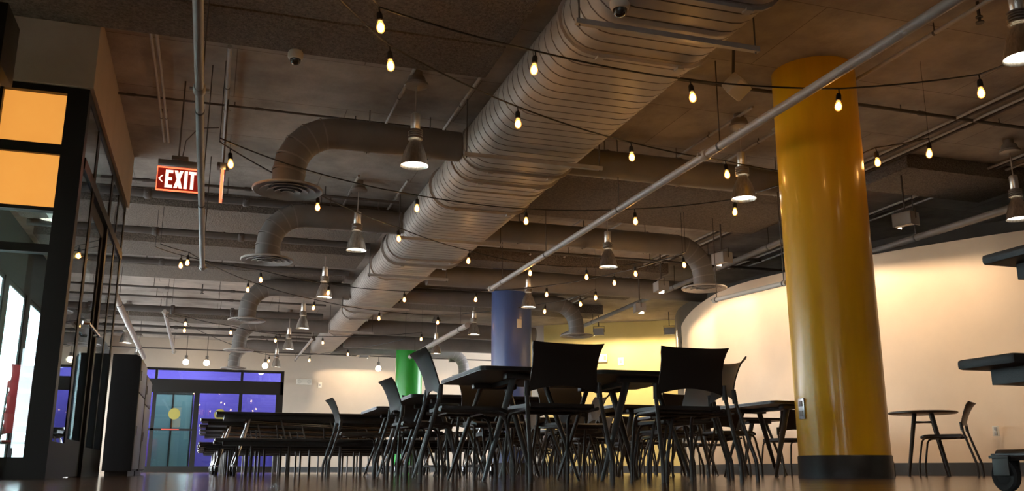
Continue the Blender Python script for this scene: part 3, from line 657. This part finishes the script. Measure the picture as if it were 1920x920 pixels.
# round globes near the far wall
for i, (x, y, z, lab) in enumerate([(-0.79, 29.2, 3.2, 'bright globe lamp above the doors, left one'), (-0.20, 29.2, 3.2, 'bright globe lamp above the doors, right one'), (1.5, 29.0, 3.15, 'bright globe lamp right of the last left elbow duct'), (4.95, 28.9, 3.17, 'bright globe lamp over the washed far wall')]):
    t = thing('globe_lamp', lab, 'lamp', (x, y, z), 0, 'globe lamps along the far wall')
    MB().lathe([(0.0005, -0.09), (0.05, -0.078), (0.085, -0.04), (0.09, 0), (0.08, 0.04), (0.05, 0.075), (0.03, 0.09)], n=20).build('globe', M['globe'], t)
    MB().lathe([(0.035, 0.08), (0.045, 0.10), (0.045, 0.2), (0.001, 0.2)], n=14).tube([(0, 0, 0.18), (0, 0, CEIL-z)], 0.01, 6).build('lamp_holder', M['pipe_dark'], t)

# ------------------------------------------------------------------ glass partition at left
PX, PY = -1.2, 8.25
t = thing('glass_partition', 'dark framed glass partition with orange upper panes at left', 'partition', (PX, PY, 0))
def fbox(x0, x1, y0, y1, z0, z1, name='frame_member', m='frame', par=None, **k):
    return MB().box(x0, x1, y0, y1, z0, z1, **k).build(name, M[m], par or t, smooth=bool(k))
# local coords: front face along -x at y 0..0.12, side face along +y at x -0.12..0
fbox(-0.175, 0, 0, 0.14, 0, 3.3, 'corner_post')
fbox(-7, -0.175, 0.0, 0.14, 3.24, 3.3, 'head_rail'); fbox(-7, -0.175, 0.02, 0.12, 2.69, 2.78, 'rail'); fbox(-7, -0.175, 0.02, 0.12, 1.83, 1.90, 'rail'); fbox(-7, -0.175, 0.02, 0.12, 2.19, 2.22, 'rail')
fbox(-7, -0.175, 0.0, 0.14, 0, 0.17, 'sill_plate')
for x in (-0.72, -1.9, -3.1, -4.3, -5.5, -6.7): fbox(x-0.05, x+0.05, 0.0, 0.14, 0.17, 3.24, 'mullion')
xs = [-0.175, -0.67, -0.77, -1.85, -1.95, -3.05, -3.15, -4.25, -4.35, -5.45]
for a_, b_ in ((-0.67, -0.175),):
    fbox(a_, b_, 0.06, 0.07, 2.22, 2.69, 'orange_pane', 'orange'); fbox(a_, b_, 0.06, 0.07, 2.78, 3.24, 'orange_pane', 'orange')
for a_, b_ in ((-0.67, -0.175), (-1.85, -0.77), (-3.05, -1.95), (-4.25, -3.15), (-5.45, -4.35)):
    fbox(a_, b_, 0.065, 0.072, 1.90, 2.19, 'pane', 'glass'); fbox(a_, b_, 0.065, 0.072, 0.17, 1.83, 'pane', 'glass')
    if a_ < -0.7: fbox(a_, b_, 0.065, 0.072, 2.22, 3.24, 'pane', 'glass')
# side run
Lend = 3.95
for y0, y1 in ((0.85, 0.98), (2.25, 2.38), (3.05, 3.13), (3.83, Lend)): fbox(-0.12, 0, y0, y1, 0, 3.3, 'side_post')
fbox(-0.12, 0, 0.14, Lend, 3.22, 3.3, 'side_head_rail'); fbox(-0.11, 0.01, 0.14, Lend, 2.62, 2.72, 'side_rail')
fbox(-0.12, 0, 0.14, 0.85, 0, 0.3, 'kick_plate'); fbox(-0.12, 0, 2.38, Lend, 0, 0.3, 'kick_plate')
for y0, y1 in ((0.14, 0.85), (2.38, 3.05), (3.13, 3.83)):
    fbox(-0.014, -0.006, y0, y1, 0.3, 2.62, 'side_pane', 'glass_dark'); fbox(-0.014, -0.006, y0, y1, 2.72, 3.22, 'side_pane', 'glass_dark')
fbox(-0.014, -0.006, 0.98, 2.25, 2.72, 3.22, 'side_pane', 'glass_dark')
d = MB(); d.box(-0.09, -0.03, 1.0, 1.12, 0.01, 2.61); d.box(-0.09, -0.03, 2.12, 2.24, 0.01, 2.61); d.box(-0.09, -0.03, 1.12, 2.12, 2.47, 2.61); d.box(-0.09, -0.03, 1.12, 2.12, 0.01, 0.35)
dr = d.build('door', M['frame'], t, smooth=False)
MB().box(-0.04, -0.034, 1.12, 2.12, 0.35, 2.47).build('door_pane', M['glass_dark'], dr, smooth=False)
MB().tube([(0.0, 1.15, 1.42), (0.05, 1.18, 1.42), (0.05, 2.08, 1.42), (0.0, 2.1, 1.42)], 0.017, 8).build('push_bar', M['chrome'], dr)
# soffit above
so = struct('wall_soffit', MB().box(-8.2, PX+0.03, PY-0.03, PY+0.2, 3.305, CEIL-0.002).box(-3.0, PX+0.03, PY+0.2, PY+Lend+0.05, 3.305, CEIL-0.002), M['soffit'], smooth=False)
# near boxed header at the left edge of the frame
o = MB().box(-4.5, -1.63, 7.0, 7.45, 2.93, 3.42, bev=0.01).build('boxed_header', M['frame']); tag(o, 'black boxed header at the far left edge in front of the orange panes', 'header')
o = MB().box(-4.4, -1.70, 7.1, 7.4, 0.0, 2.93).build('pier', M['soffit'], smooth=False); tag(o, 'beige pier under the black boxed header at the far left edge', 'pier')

# side room behind the partition: bright daylight windows
wall_with_windows('wall_side_room', 'y', -3.25, PY+0.14, 30, [(8.9, 11.0), (11.3, 13.9), (14.2, 15.9), (16.25, 17.75), (18.15, 20.1), (20.5, 24.8), (25.1, 29.8)], 0.15, 3.05, M['frame'], t=0.05, mull=2.4)
o = MB().box(-2.0, -1.93, PY+0.5, PY+9, 3.0, 3.05).build('linear_lamp', M['white'], smooth=False); tag(o, 'long pale linear lamp rail inside the glass side room', 'lamp')

# ------------------------------------------------------------------ far automatic doors and purple lobby
t = thing('door_1', None, None, (0, 30.0, 0)); t['kind'] = 'structure'
def db(x0, x1, z0, z1, name='frame_member', m='frame', y0=0.0, y1=0.12): return MB().box(x0, x1, y0, y1, z0, z1).build(name, M[m], t, smooth=False)
db(-2.34, 2.16, 3.03, 3.10, 'head_rail'); db(-2.34, 2.16, 2.36, 2.76, 'header'); db(-2.34, -2.26, 0, 3.03, 'jamb'); db(2.06, 2.16, 0, 3.03, 'jamb')
db(-2.26, 2.06, 0, 0.17, 'bottom_rail')
for x in (-1.62, 0.88): db(x-0.04, x+0.04, 2.76, 3.03, 'transom_mullion'); db(x-0.05, x+0.05, 0.17, 2.36, 'stile')
db(-0.48, -0.33, 0.17, 2.36, 'stile'); db(1.95, 2.06, 0.17, 2.36, 'stile')
db(-2.26, -0.48, 1.22, 1.28, 'mid_rail')
for x0, x1 in ((-2.26, -1.66), (-1.58, 0.84), (0.92, 2.06)): db(x0, x1, 2.76, 3.03, 'transom_pane', 'glass', 0.055, 0.065)
for x0, x1 in ((-2.26, -1.67), (-1.57, -0.48), (-0.33, 0.83), (0.93, 1.95)): db(x0, x1, 0.17, 2.36, 'door_pane', 'glass', 0.055, 0.065)
for x in (-1.02, 0.30):
    o = MB().lathe([(0.0005, 0), (0.17, 0.001), (0.17, 0.006), (0.0005, 0.007)], n=24, M=Matrix.Rotation(PI/2, 3, 'X')).build('sticker', M['sticker'], t); o.location = (x, 0.05, 1.72)
db(-1.35, -0.85, 1.235, 1.265, 'warning_strip', 'redsticker', -0.004, 0.0)
# lobby beyond
struct('wall_lobby_back', MB().box(-0.55, 6, 33.2, 33.4, 0, CEIL).box(-3.25, -1.85, 33.2, 33.4, 0, CEIL).box(-1.85, -0.55, 33.2, 33.4, 2.62, CEIL), M['purple'], smooth=False)
struct('wall_lobby_left', MB().box(-3.25, -3.1, 30.25, 33.2, 0, CEIL), M['purple'], smooth=False)
struct('wall_lobby_right', MB().box(4.4, 4.6, 30.25, 33.2, 0, CEIL), M['purple'], smooth=False)
t2 = thing('door_2', None, None, (0, 33.22, 0)); t2['kind'] = 'structure'
for x0, x1 in ((-1.80, -1.23), (-1.17, -0.60)): MB().box(x0, x1, 0.03, 0.06, 0.08, 2.54).build('frosted_panel', M['teal'], t2, smooth=False)
for x0, x1, z0, z1 in ((-1.85, -1.80, 0, 2.62), (-1.23, -1.17, 0, 2.62), (-0.60, -0.55, 0, 2.62), (-1.85, -0.55, 2.54, 2.62), (-1.85, -0.55, 0, 0.1)): MB().box(x0, x1, 0, 0.1, z0, z1).build('frame_member', M['frame'], t2, smooth=False)
for i, x in enumerate((-2.6, -0.6, 2.2)):
    t = thing('lobby_downlight', ['round downlight in the purple lobby, left one', 'round downlight in the purple lobby, middle one', 'round downlight in the purple lobby, right one'][i], 'lamp', (x, 31.8, CEIL))
    MB().lathe([(0.0005, -0.55), (0.14, -0.56), (0.15, -0.52), (0.05, -0.4), (0.001, -0.38)], n=20).tube([(0, 0, -0.38), (0, 0, 0)], 0.01, 6).build('shade', M['disc'], t)
    point('lobby_glow', (0, 0, -0.75), 95, (0.9, 0.88, 1.0), 0.08, t)

# ------------------------------------------------------------------ cabinets at the end of the partition
def cabinet(x0, x1, y0, y1, h, label):
    t = thing('cabinet', label, 'cabinet', (x0, y0, 0))
    W, D = x1-x0, y1-y0
    prof = [(0, 0.06), (W, 0.06), (W, h-0.06), (W-0.02, h-0.02), (W-0.06, h), (0, h)]
    R = Matrix(((1, 0, 0, 0), (0, 0, 1, 0), (0, 1, 0, 0), (0, 0, 0, 1)))
    MB().prism(prof, 0, 0.03, R).build('end_panel', M['cabinet'], t)
    MB().box(0, W-0.012, 0.03, D, 0.06, h-0.015).build('carcass', M['cabinet'], t, smooth=False)
    for i, (za, zb) in enumerate(((0.08, h*0.68), (h*0.69, h-0.05))):
        dr = MB().box(W-0.012, W+0.006, 0.04, D-0.01, za, zb, bev=0.004).build('door', M['cabinet_side'], t)
        MB().box(W+0.006, W+0.02, 0.09, 0.11, (za+zb)/2-0.06, (za+zb)/2+0.06).build('handle', M['chrome'], dr)
    MB().box(0.03, W-0.04, 0.05, D-0.05, 0, 0.06).build('plinth', M['black'], t)
cabinet(-1.19, -0.86, 12.35, 13.55, 1.47, 'tall black cabinet with rounded top at the end of the glass partition')
cabinet(-1.19, -0.86, 13.65, 14.95, 1.38, 'second black cabinet, behind the one with the rounded top')

# ------------------------------------------------------------------ chairs
def chair_meshes(shell, legm, name='chair'):
    t = thing(name, '', 'chair')
    # backrest shell
    nu, nv = 12, 8; front = []; back = []
    def S(u, v):
        wv = [0.232, 0.212, 0.207, 0.212, 0.226][min(4, int(v*4))] if v >= 1 else None
        ws = [0.234, 0.214, 0.207, 0.212, 0.228]; k = v*4; i = min(3, int(k)); wv = ws[i]+(ws[i+1]-ws[i])*(k-i)
        zb = 0.515+0.045*(1-u*u); zt = 0.805-0.012*(1-u*u)+0.004*abs(u)**6
        z = zb+(zt-zb)*v
        y = -0.205-0.02*v-0.075*v**1.7-0.045*(1-u*u)*(0.45+0.55*v)
        if v > 0.9: y -= 0.012*(v-0.9)/0.1
        return Vector((u*wv, y, z))
    mb = MB(); vs = []
    for j in range(nv+1):
        for i in range(nu+1): vs.append(S(-1+2*i/nu, j/nv))
    off = [v+Vector((0, -0.009, 0)) for v in vs]; n = len(vs); W = nu+1
    fs = []
    for j in range(nv):
        for i in range(nu):
            a_ = j*W+i; fs.append((a_, a_+1, a_+W+1, a_+W)); fs.append((n+a_, n+a_+W, n+a_+W+1, n+a_+1))
    for i in range(nu): fs.append((i, n+i, n+i+1, i+1)); k = nv*W; fs.append((k+i, k+i+1, n+k+i+1, n+k+i))
    for j in range(nv): fs.append((j*W, (j+1)*W, n+(j+1)*W, n+j*W)); k = nu; fs.append((j*W+k, n+j*W+k, n+(j+1)*W+k, (j+1)*W+k))
    mb.add(vs+off, fs)
    for sx in (-1, 1): mb.tube([(sx*0.232, -0.222, 0.495), (sx*0.230, -0.214, 0.585)], [0.0185, 0.015], 10)
    REG.append(mb.build('backrest', M[shell], t, ang=50))
    # seat shell
    mb = MB(); nu, nv = 8, 8; vs = []
    for j in range(nv+1):
        for i in range(nu+1):
            u = -1+2*i/nu; v = j/nv; y = -0.20+0.42*v
            hw = 0.205+0.015*math.sin(v*PI*0.6); cr = 0
            if v > 0.85: hw -= 0.03*((v-0.85)/0.15)**2
            z = 0.457-0.012*(1-u*u)*math.sin(v*PI)-0.02*max(0, (v-0.8)/0.2)**2
            vs.append(Vector((u*hw, y, z)))
    off = [v+Vector((0, 0, -0.022)) for v in vs]; n = len(vs); W = nu+1; fs = []
    for j in range(nv):
        for i in range(nu):
            a_ = j*W+i; fs.append((a_, a_+1, a_+W+1, a_+W)); fs.append((n+a_, n+a_+W, n+a_+W+1, n+a_+1))
    for i in range(nu): fs.append((i, n+i, n+i+1, i+1)); k = nv*W; fs.append((k+i, k+i+1, n+k+i+1, n+k+i))
    for j in range(nv): fs.append((j*W, (j+1)*W, n+(j+1)*W, n+j*W)); k = nu; fs.append((j*W+k, n+j*W+k, n+(j+1)*W+k, (j+1)*W+k))
    mb.add(vs+off, fs); REG.append(mb.build('seat', M[shell], t, ang=50))
    for sx in (-1, 1):
        mb = MB(); mb.tube([(sx*0.230, -0.218, 0.56), (sx*0.234, -0.226, 0.49), (sx*0.243, -0.275, 0.32), (sx*0.252, -0.325, 0.155), (sx*0.254, -0.333, 0.12), (sx*0.254, -0.335, 0.0)], [0.0125, 0.0125, 0.0125, 0.013, 0.0135, 0.0135], 10)
        REG.append(mb.build('leg', M[legm], t))
        mb = MB(); mb.tube([(sx*0.222, -0.215, 0.432), (sx*0.20, -0.16, 0.424), (sx*0.198, 0.15, 0.420), (sx*0.199, 0.185, 0.407), (sx*0.201, 0.205, 0.375), (sx*0.212, 0.25, 0.14), (sx*0.213, 0.254, 0.11), (sx*0.213, 0.254, 0.0)], [0.011]*5+[0.0115, 0.012, 0.012], 10)
        REG.append(mb.build('leg', M[legm], t))
    mb = MB(); mb.tube([(-0.198, 0.08, 0.42), (0.198, 0.08, 0.42)], 0.010, 8).tube([(-0.2, -0.14, 0.424), (0.2, -0.14, 0.424)], 0.010, 8)
    for sx in (-1, 1): mb.box(sx*0.19-0.02, sx*0.19+0.02, -0.17, 0.12, 0.424, 0.438)
    REG.append(mb.build('seat_frame', M[legm], t))
    return t
chair0 = chair_meshes('seatblack', 'legblack', 'shell_chair')
used = [False]
def chair(x, y, deg, label, group='black shell-back chairs around the tables'):
    o = chair0 if not used[0] else dup(chair0)
    used[0] = True; o.location = (x, y, 0); o.rotation_euler = (0, 0, math.radians(deg)); o['label'] = label; o['group'] = group
    return o
# tables
def make_table():
    t = thing('cafe_table', '', 'table')
    W, L = 0.385, 0.57
    def rr(w_, l_, c=0.05):
        P = []
        for sx, sy, a0 in ((1, 1, 0), (-1, 1, 90), (-1, -1, 180), (1, -1, 270)):
            for k in range(5):
                a_ = math.radians(a0+k*22.5); P.append((sx*(w_-c)+c*math.cos(a_), sy*(l_-c)+c*math.sin(a_)))
        return P
    REG.append(MB().prism(rr(W, L), 0.712, 0.742).build('tabletop', M['tabletop'], t, ang=30))
    REG.append(MB().prism(rr(W+0.003, L+0.003), 0.718, 0.736).build('edge_band', M['black'], t, ang=30))
    for sy in (-1, 1):
        for sx in (-1, 1):
            mb = MB(); P0 = Vector((sx*0.10, sy*0.40, 0.70)); P1 = Vector((sx*0.335, sy*0.47, 0.0)); d_ = P1-P0
            mb.tube([P0, P0+d_*0.5, P0+d_*0.92, P1], [0.036, 0.030, 0.021, 0.017], 10, flat=0.55)
            REG.append(mb.build('leg', M['legblack'], t))
        mb = MB(); mb.box(-0.17, 0.17, sy*0.40-0.04, sy*0.40+0.04, 0.672, 0.712, bev=0.008); REG.append(mb.build('leg_bracket', M['legblack'], t))
    REG.append(MB().box(-0.03, 0.03, -0.38, 0.38, 0.678, 0.711).build('under_beam', M['legblack'], t, smooth=False))
    return t
table0 = make_table(); tused = [False]
def table(x, y0, deg, label):
    o = table0 if not tused[0] else dup(table0)
    tused[0] = True; o.location = (x, y0+0.57, 0); o.rotation_euler = (0, 0, math.radians(deg)); o['label'] = label; o['group'] = 'dark rectangular tables'
    return o
table(2.06, 5.82, 0, 'dark rectangular table in the front row behind the left front chair')
table(2.91, 5.80, -2, 'dark rectangular table in the front row behind the right front chair')
chair(1.99, 5.37, 1, 'black chair seen from behind, left of the two in the foreground')
chair(2.83, 5.33, -3, 'black chair seen from behind, right of the two in the foreground')
chair(1.56, 5.76, -92, 'large side-on black chair at the left end of the front table')
chair(3.10, 5.62, 80, 'black chair turned left, at the right end of the front tables')
chair(1.70, 7.72, -88, 'side-on black chair, middle of the three facing right at left')
chair(1.53, 10.05, -91, 'small side-on black chair, farthest of the three facing right at left')
chair(2.22, 7.36, 178, 'black chair facing the camera behind the left front table')
chair(2.95, 7.40, 184, 'black chair facing the camera behind the right front table')
chair(3.46, 6.55, 95, 'black chair facing left behind the right foreground chair')
rows = [(2.12, 8.25, 'second row, left'), (2.95, 8.25, 'second row, right'), (2.10, 10.02, 'third row, left'), (2.93, 10.02, 'third row, right'),
        (5.66, 7.95, 'left of the yellow column'), (4.40, 8.95, 'right of the front row'), (5.75, 10.3, 'behind the yellow column, left side'),
        (4.45, 11.5, 'middle right, third row'), (7.0, 10.7, 'near the curved wall'), (5.75, 12.75, 'middle right, fourth row'), (7.0, 13.2, 'beside the wall bulge'),
        (4.5, 13.9, 'middle right, fifth row'), (5.9, 15.1, 'in front of the blue column'), (4.55, 16.4, 'left of the blue column'), (7.0, 15.9, 'right of the blue column'), (7.3, 18.6, 'in front of the yellow wall'), (4.4, 19.3, 'farthest back, left')]
for i, (x, y, where) in enumerate(rows):
    dg = random.uniform(-4, 4); table(x, y, dg, 'dark rectangular table ' + where)
    nm = 'table ' + where
    if True:
        if i not in (0, 1, 4): chair(x+random.uniform(-.05, .05), y-0.42+random.uniform(-.06, .04), random.uniform(-8, 8), 'black chair at the near end of the ' + nm)
        if i not in (2, 3, 1, 4): chair(x+random.uniform(-.05, .05), y+1.52+random.uniform(-.04, .08), 180+random.uniform(-8, 8), 'black chair at the far end of the ' + nm)
        if i in (1, 3, 5, 7, 9, 11, 12, 14, 15): chair(x+0.52, y+0.5+random.uniform(-.1, .2), 90+random.uniform(-10, 10), 'black chair on the right side of the ' + nm)
        if i in (4, 5, 7, 9, 10, 13, 12, 15): chair(x-0.56, y+0.55+random.uniform(-.2, .1), -90+random.uniform(-10, 10), 'black chair on the left side of the ' + nm)

# round table and chairs by the wall
t = thing('round_table', 'small round cafe table by the curved cream wall', 'table', (8.05, 9.02, 0))
MB().lathe([(0.0005, 0.715), (0.37, 0.715), (0.385, 0.722), (0.385, 0.735), (0.375, 0.742), (0.0005, 0.742)], n=48).build('tabletop', M['tabletop'], t)
for k in range(4):
    a_ = math.radians(45+90*k-40); c_, s_ = math.cos(a_), math.sin(a_)
    MB().tube([(0.13*c_, 0.13*s_, 0.715), (0.29*c_, 0.29*s_, 0.06), (0.30*c_, 0.30*s_, 0.0)], [0.026, 0.017, 0.015], 10).build('leg', M['legblack'], t)
MB().tube([(-0.16, -0.02, 0.62), (0.16, 0.02, 0.62)], 0.011, 8).tube([(-0.02, 0.16, 0.62), (0.02, -0.16, 0.62)], 0.011, 8).build('stretcher', M['legblack'], t)
chair(7.90, 8.56, 40, 'black chair right of the small round table by the cream wall', 'black shell-back chairs at the round table')
chair(7.40, 9.32, -105, 'black chair left of the small round table, half behind the yellow column', 'black shell-back chairs at the round table')

# ------------------------------------------------------------------ mobile bench tables
def bench_table(loc, rz, label, L=3.6, b0=0.53, b1=0.80, met='chrome', tx=0.24, plain=False):
    t = thing('mobile_bench_table', label, 'table', loc, rz, 'folding cafeteria tables with benches')
    def slab(name, y0, y1, z, m='tabletop'):
        th = 0.034; s_ = MB().box(0, L, y0, y1, z-th, z, bev=0.012).build(name, M['black'], t)
        MB().box(0.09, L-0.09, y0+0.05, y1-0.05, z-th-0.05, z-th+0.002).build('apron', M['black'], s_, smooth=False)
        for x in (() if plain else (-0.012, L-0.03)): MB().box(x, x+0.042, y0+0.03, y0+0.10, z-0.04, z+0.004, bev=0.006).build('corner_guard', M[met], s_)
    slab('tabletop', -0.38, 0.38, 0.755); slab('bench', -b1, -b0, 0.43); slab('bench', b0, b1, 0.43)
    for x in (tx, L-tx):
        MB().tube([(x, -0.70, 0.125), (x, 0.70, 0.125)], 0.02, 10).build('base_tube', M['legblack'], t)
        for s_ in (-1, 1):
            if not plain: MB().tube([(x+0.16, s_*0.30, 0.70), (x+0.0, s_*0.60, 0.14)], 0.017, 8).build('strut', M[met], t)
            if plain: MB().tube([(x+0.30, s_*0.30, 0.70), (x+0.02, s_*0.05, 0.14)], 0.018, 8).build('strut', M[met], t)
            if not plain: MB().tube([(x+0.18, s_*0.66, 0.38), (x+0.18, s_*0.66, 0.0)], 0.018, 10).build('leg', M['legblack'], t)
            if not plain: MB().tube([(x+0.02, s_*0.66, 0.37), (x+0.02, s_*0.55, 0.14)], 0.014, 8).build('leg', M['legblack'], t)
            c = thing('caster', None, None)
            w_ = MB().lathe([(0.0005, -0.016), (0.02, -0.018), (0.03, -0.012), (0.048, -0.016), (0.055, -0.010), (0.055, 0.010), (0.048, 0.016), (0.03, 0.012), (0.02, 0.018), (0.0005, 0.016)], n=24, M=Matrix.Rotation(PI/2, 3, 'Y'))
            bpy.data.objects.remove(c)
            cc = MB().box(-0.026, -0.020, -0.04, 0.03, 0.0, 0.062, bev=0.002).box(0.020, 0.026, -0.04, 0.03, 0.0, 0.062, bev=0.002).box(-0.03, 0.03, -0.045, 0.04, 0.058, 0.068, bev=0.002).tube([(0, 0.03, 0.06), (0, 0.03, 0.075)], 0.02, 10).build('caster', M[met], t)
            cc.location = (x, s_*0.68, 0.055)
            ww = w_.build('wheel', M['rubber'], cc)
    for x in ((L-0.7,) if plain else (0.75, 1.35, L-1.35, L-0.75)):
        for s_ in (-1, 1): MB().tube([(x, s_*0.3, 0.70), (x+0.06, s_*0.62, 0.41)], 0.011, 8).build('brace', M['legblack'], t); MB().tube([(x+0.1, s_*0.66, 0.39), (x+0.1, s_*0.66, 0.0)], 0.016, 8).build('leg', M['legblack'], t)
    for s_ in (-1, 1): MB().tube([(0.34, s_*0.2, 0.66), (L/2, s_*0.2, 0.60), (L-0.34, s_*0.2, 0.66)], 0.012, 8).build('fold_link', M['chrome'], t)
    return t
for i, (x, y, nm) in enumerate([(0.08, 12.1, 'nearest'), (-0.10, 13.85, 'second'), (-0.13, 15.6, 'third'), (-0.13, 17.35, 'fourth'), (-0.15, 19.1, 'farthest')]):
    bench_table((x, y, 0), 0, 'long black bench table in front of the purple doors, %s of the five' % nm)
bench_table((2.36, 1.93, 0), 0, 'black bench table cut off by the right edge of the picture', L=2.6, b0=0.30, b1=0.535, met='dullsteel', tx=0.30, plain=True)

# ------------------------------------------------------------------ stack of maroon chairs behind the glass
mch = chair_meshes('maroon', 'legblack', 'stacked_chair')
REG.append(MB().box(-0.06, 0.06, -0.325, -0.29, 0.64, 0.69).build('paper_label', M['white'], mch, smooth=False))
for i in range(4):
    o = mch if i == 0 else dup(mch)
    o.location = (-2.46, 14.2+0.04*i, 0.22*i); o.rotation_euler = (0, 0, math.radians(15))
    o['label'] = 'maroon chair in the stack behind the glass, %s' % ['bottom one', 'second from the bottom', 'third from the bottom', 'top one']
    o['label'] = 'maroon chair in the stack behind the glass, ' + ['bottom one', 'second from the bottom', 'third from the bottom', 'top one'][i]
    o['group'] = 'maroon chairs stacked behind the glass'
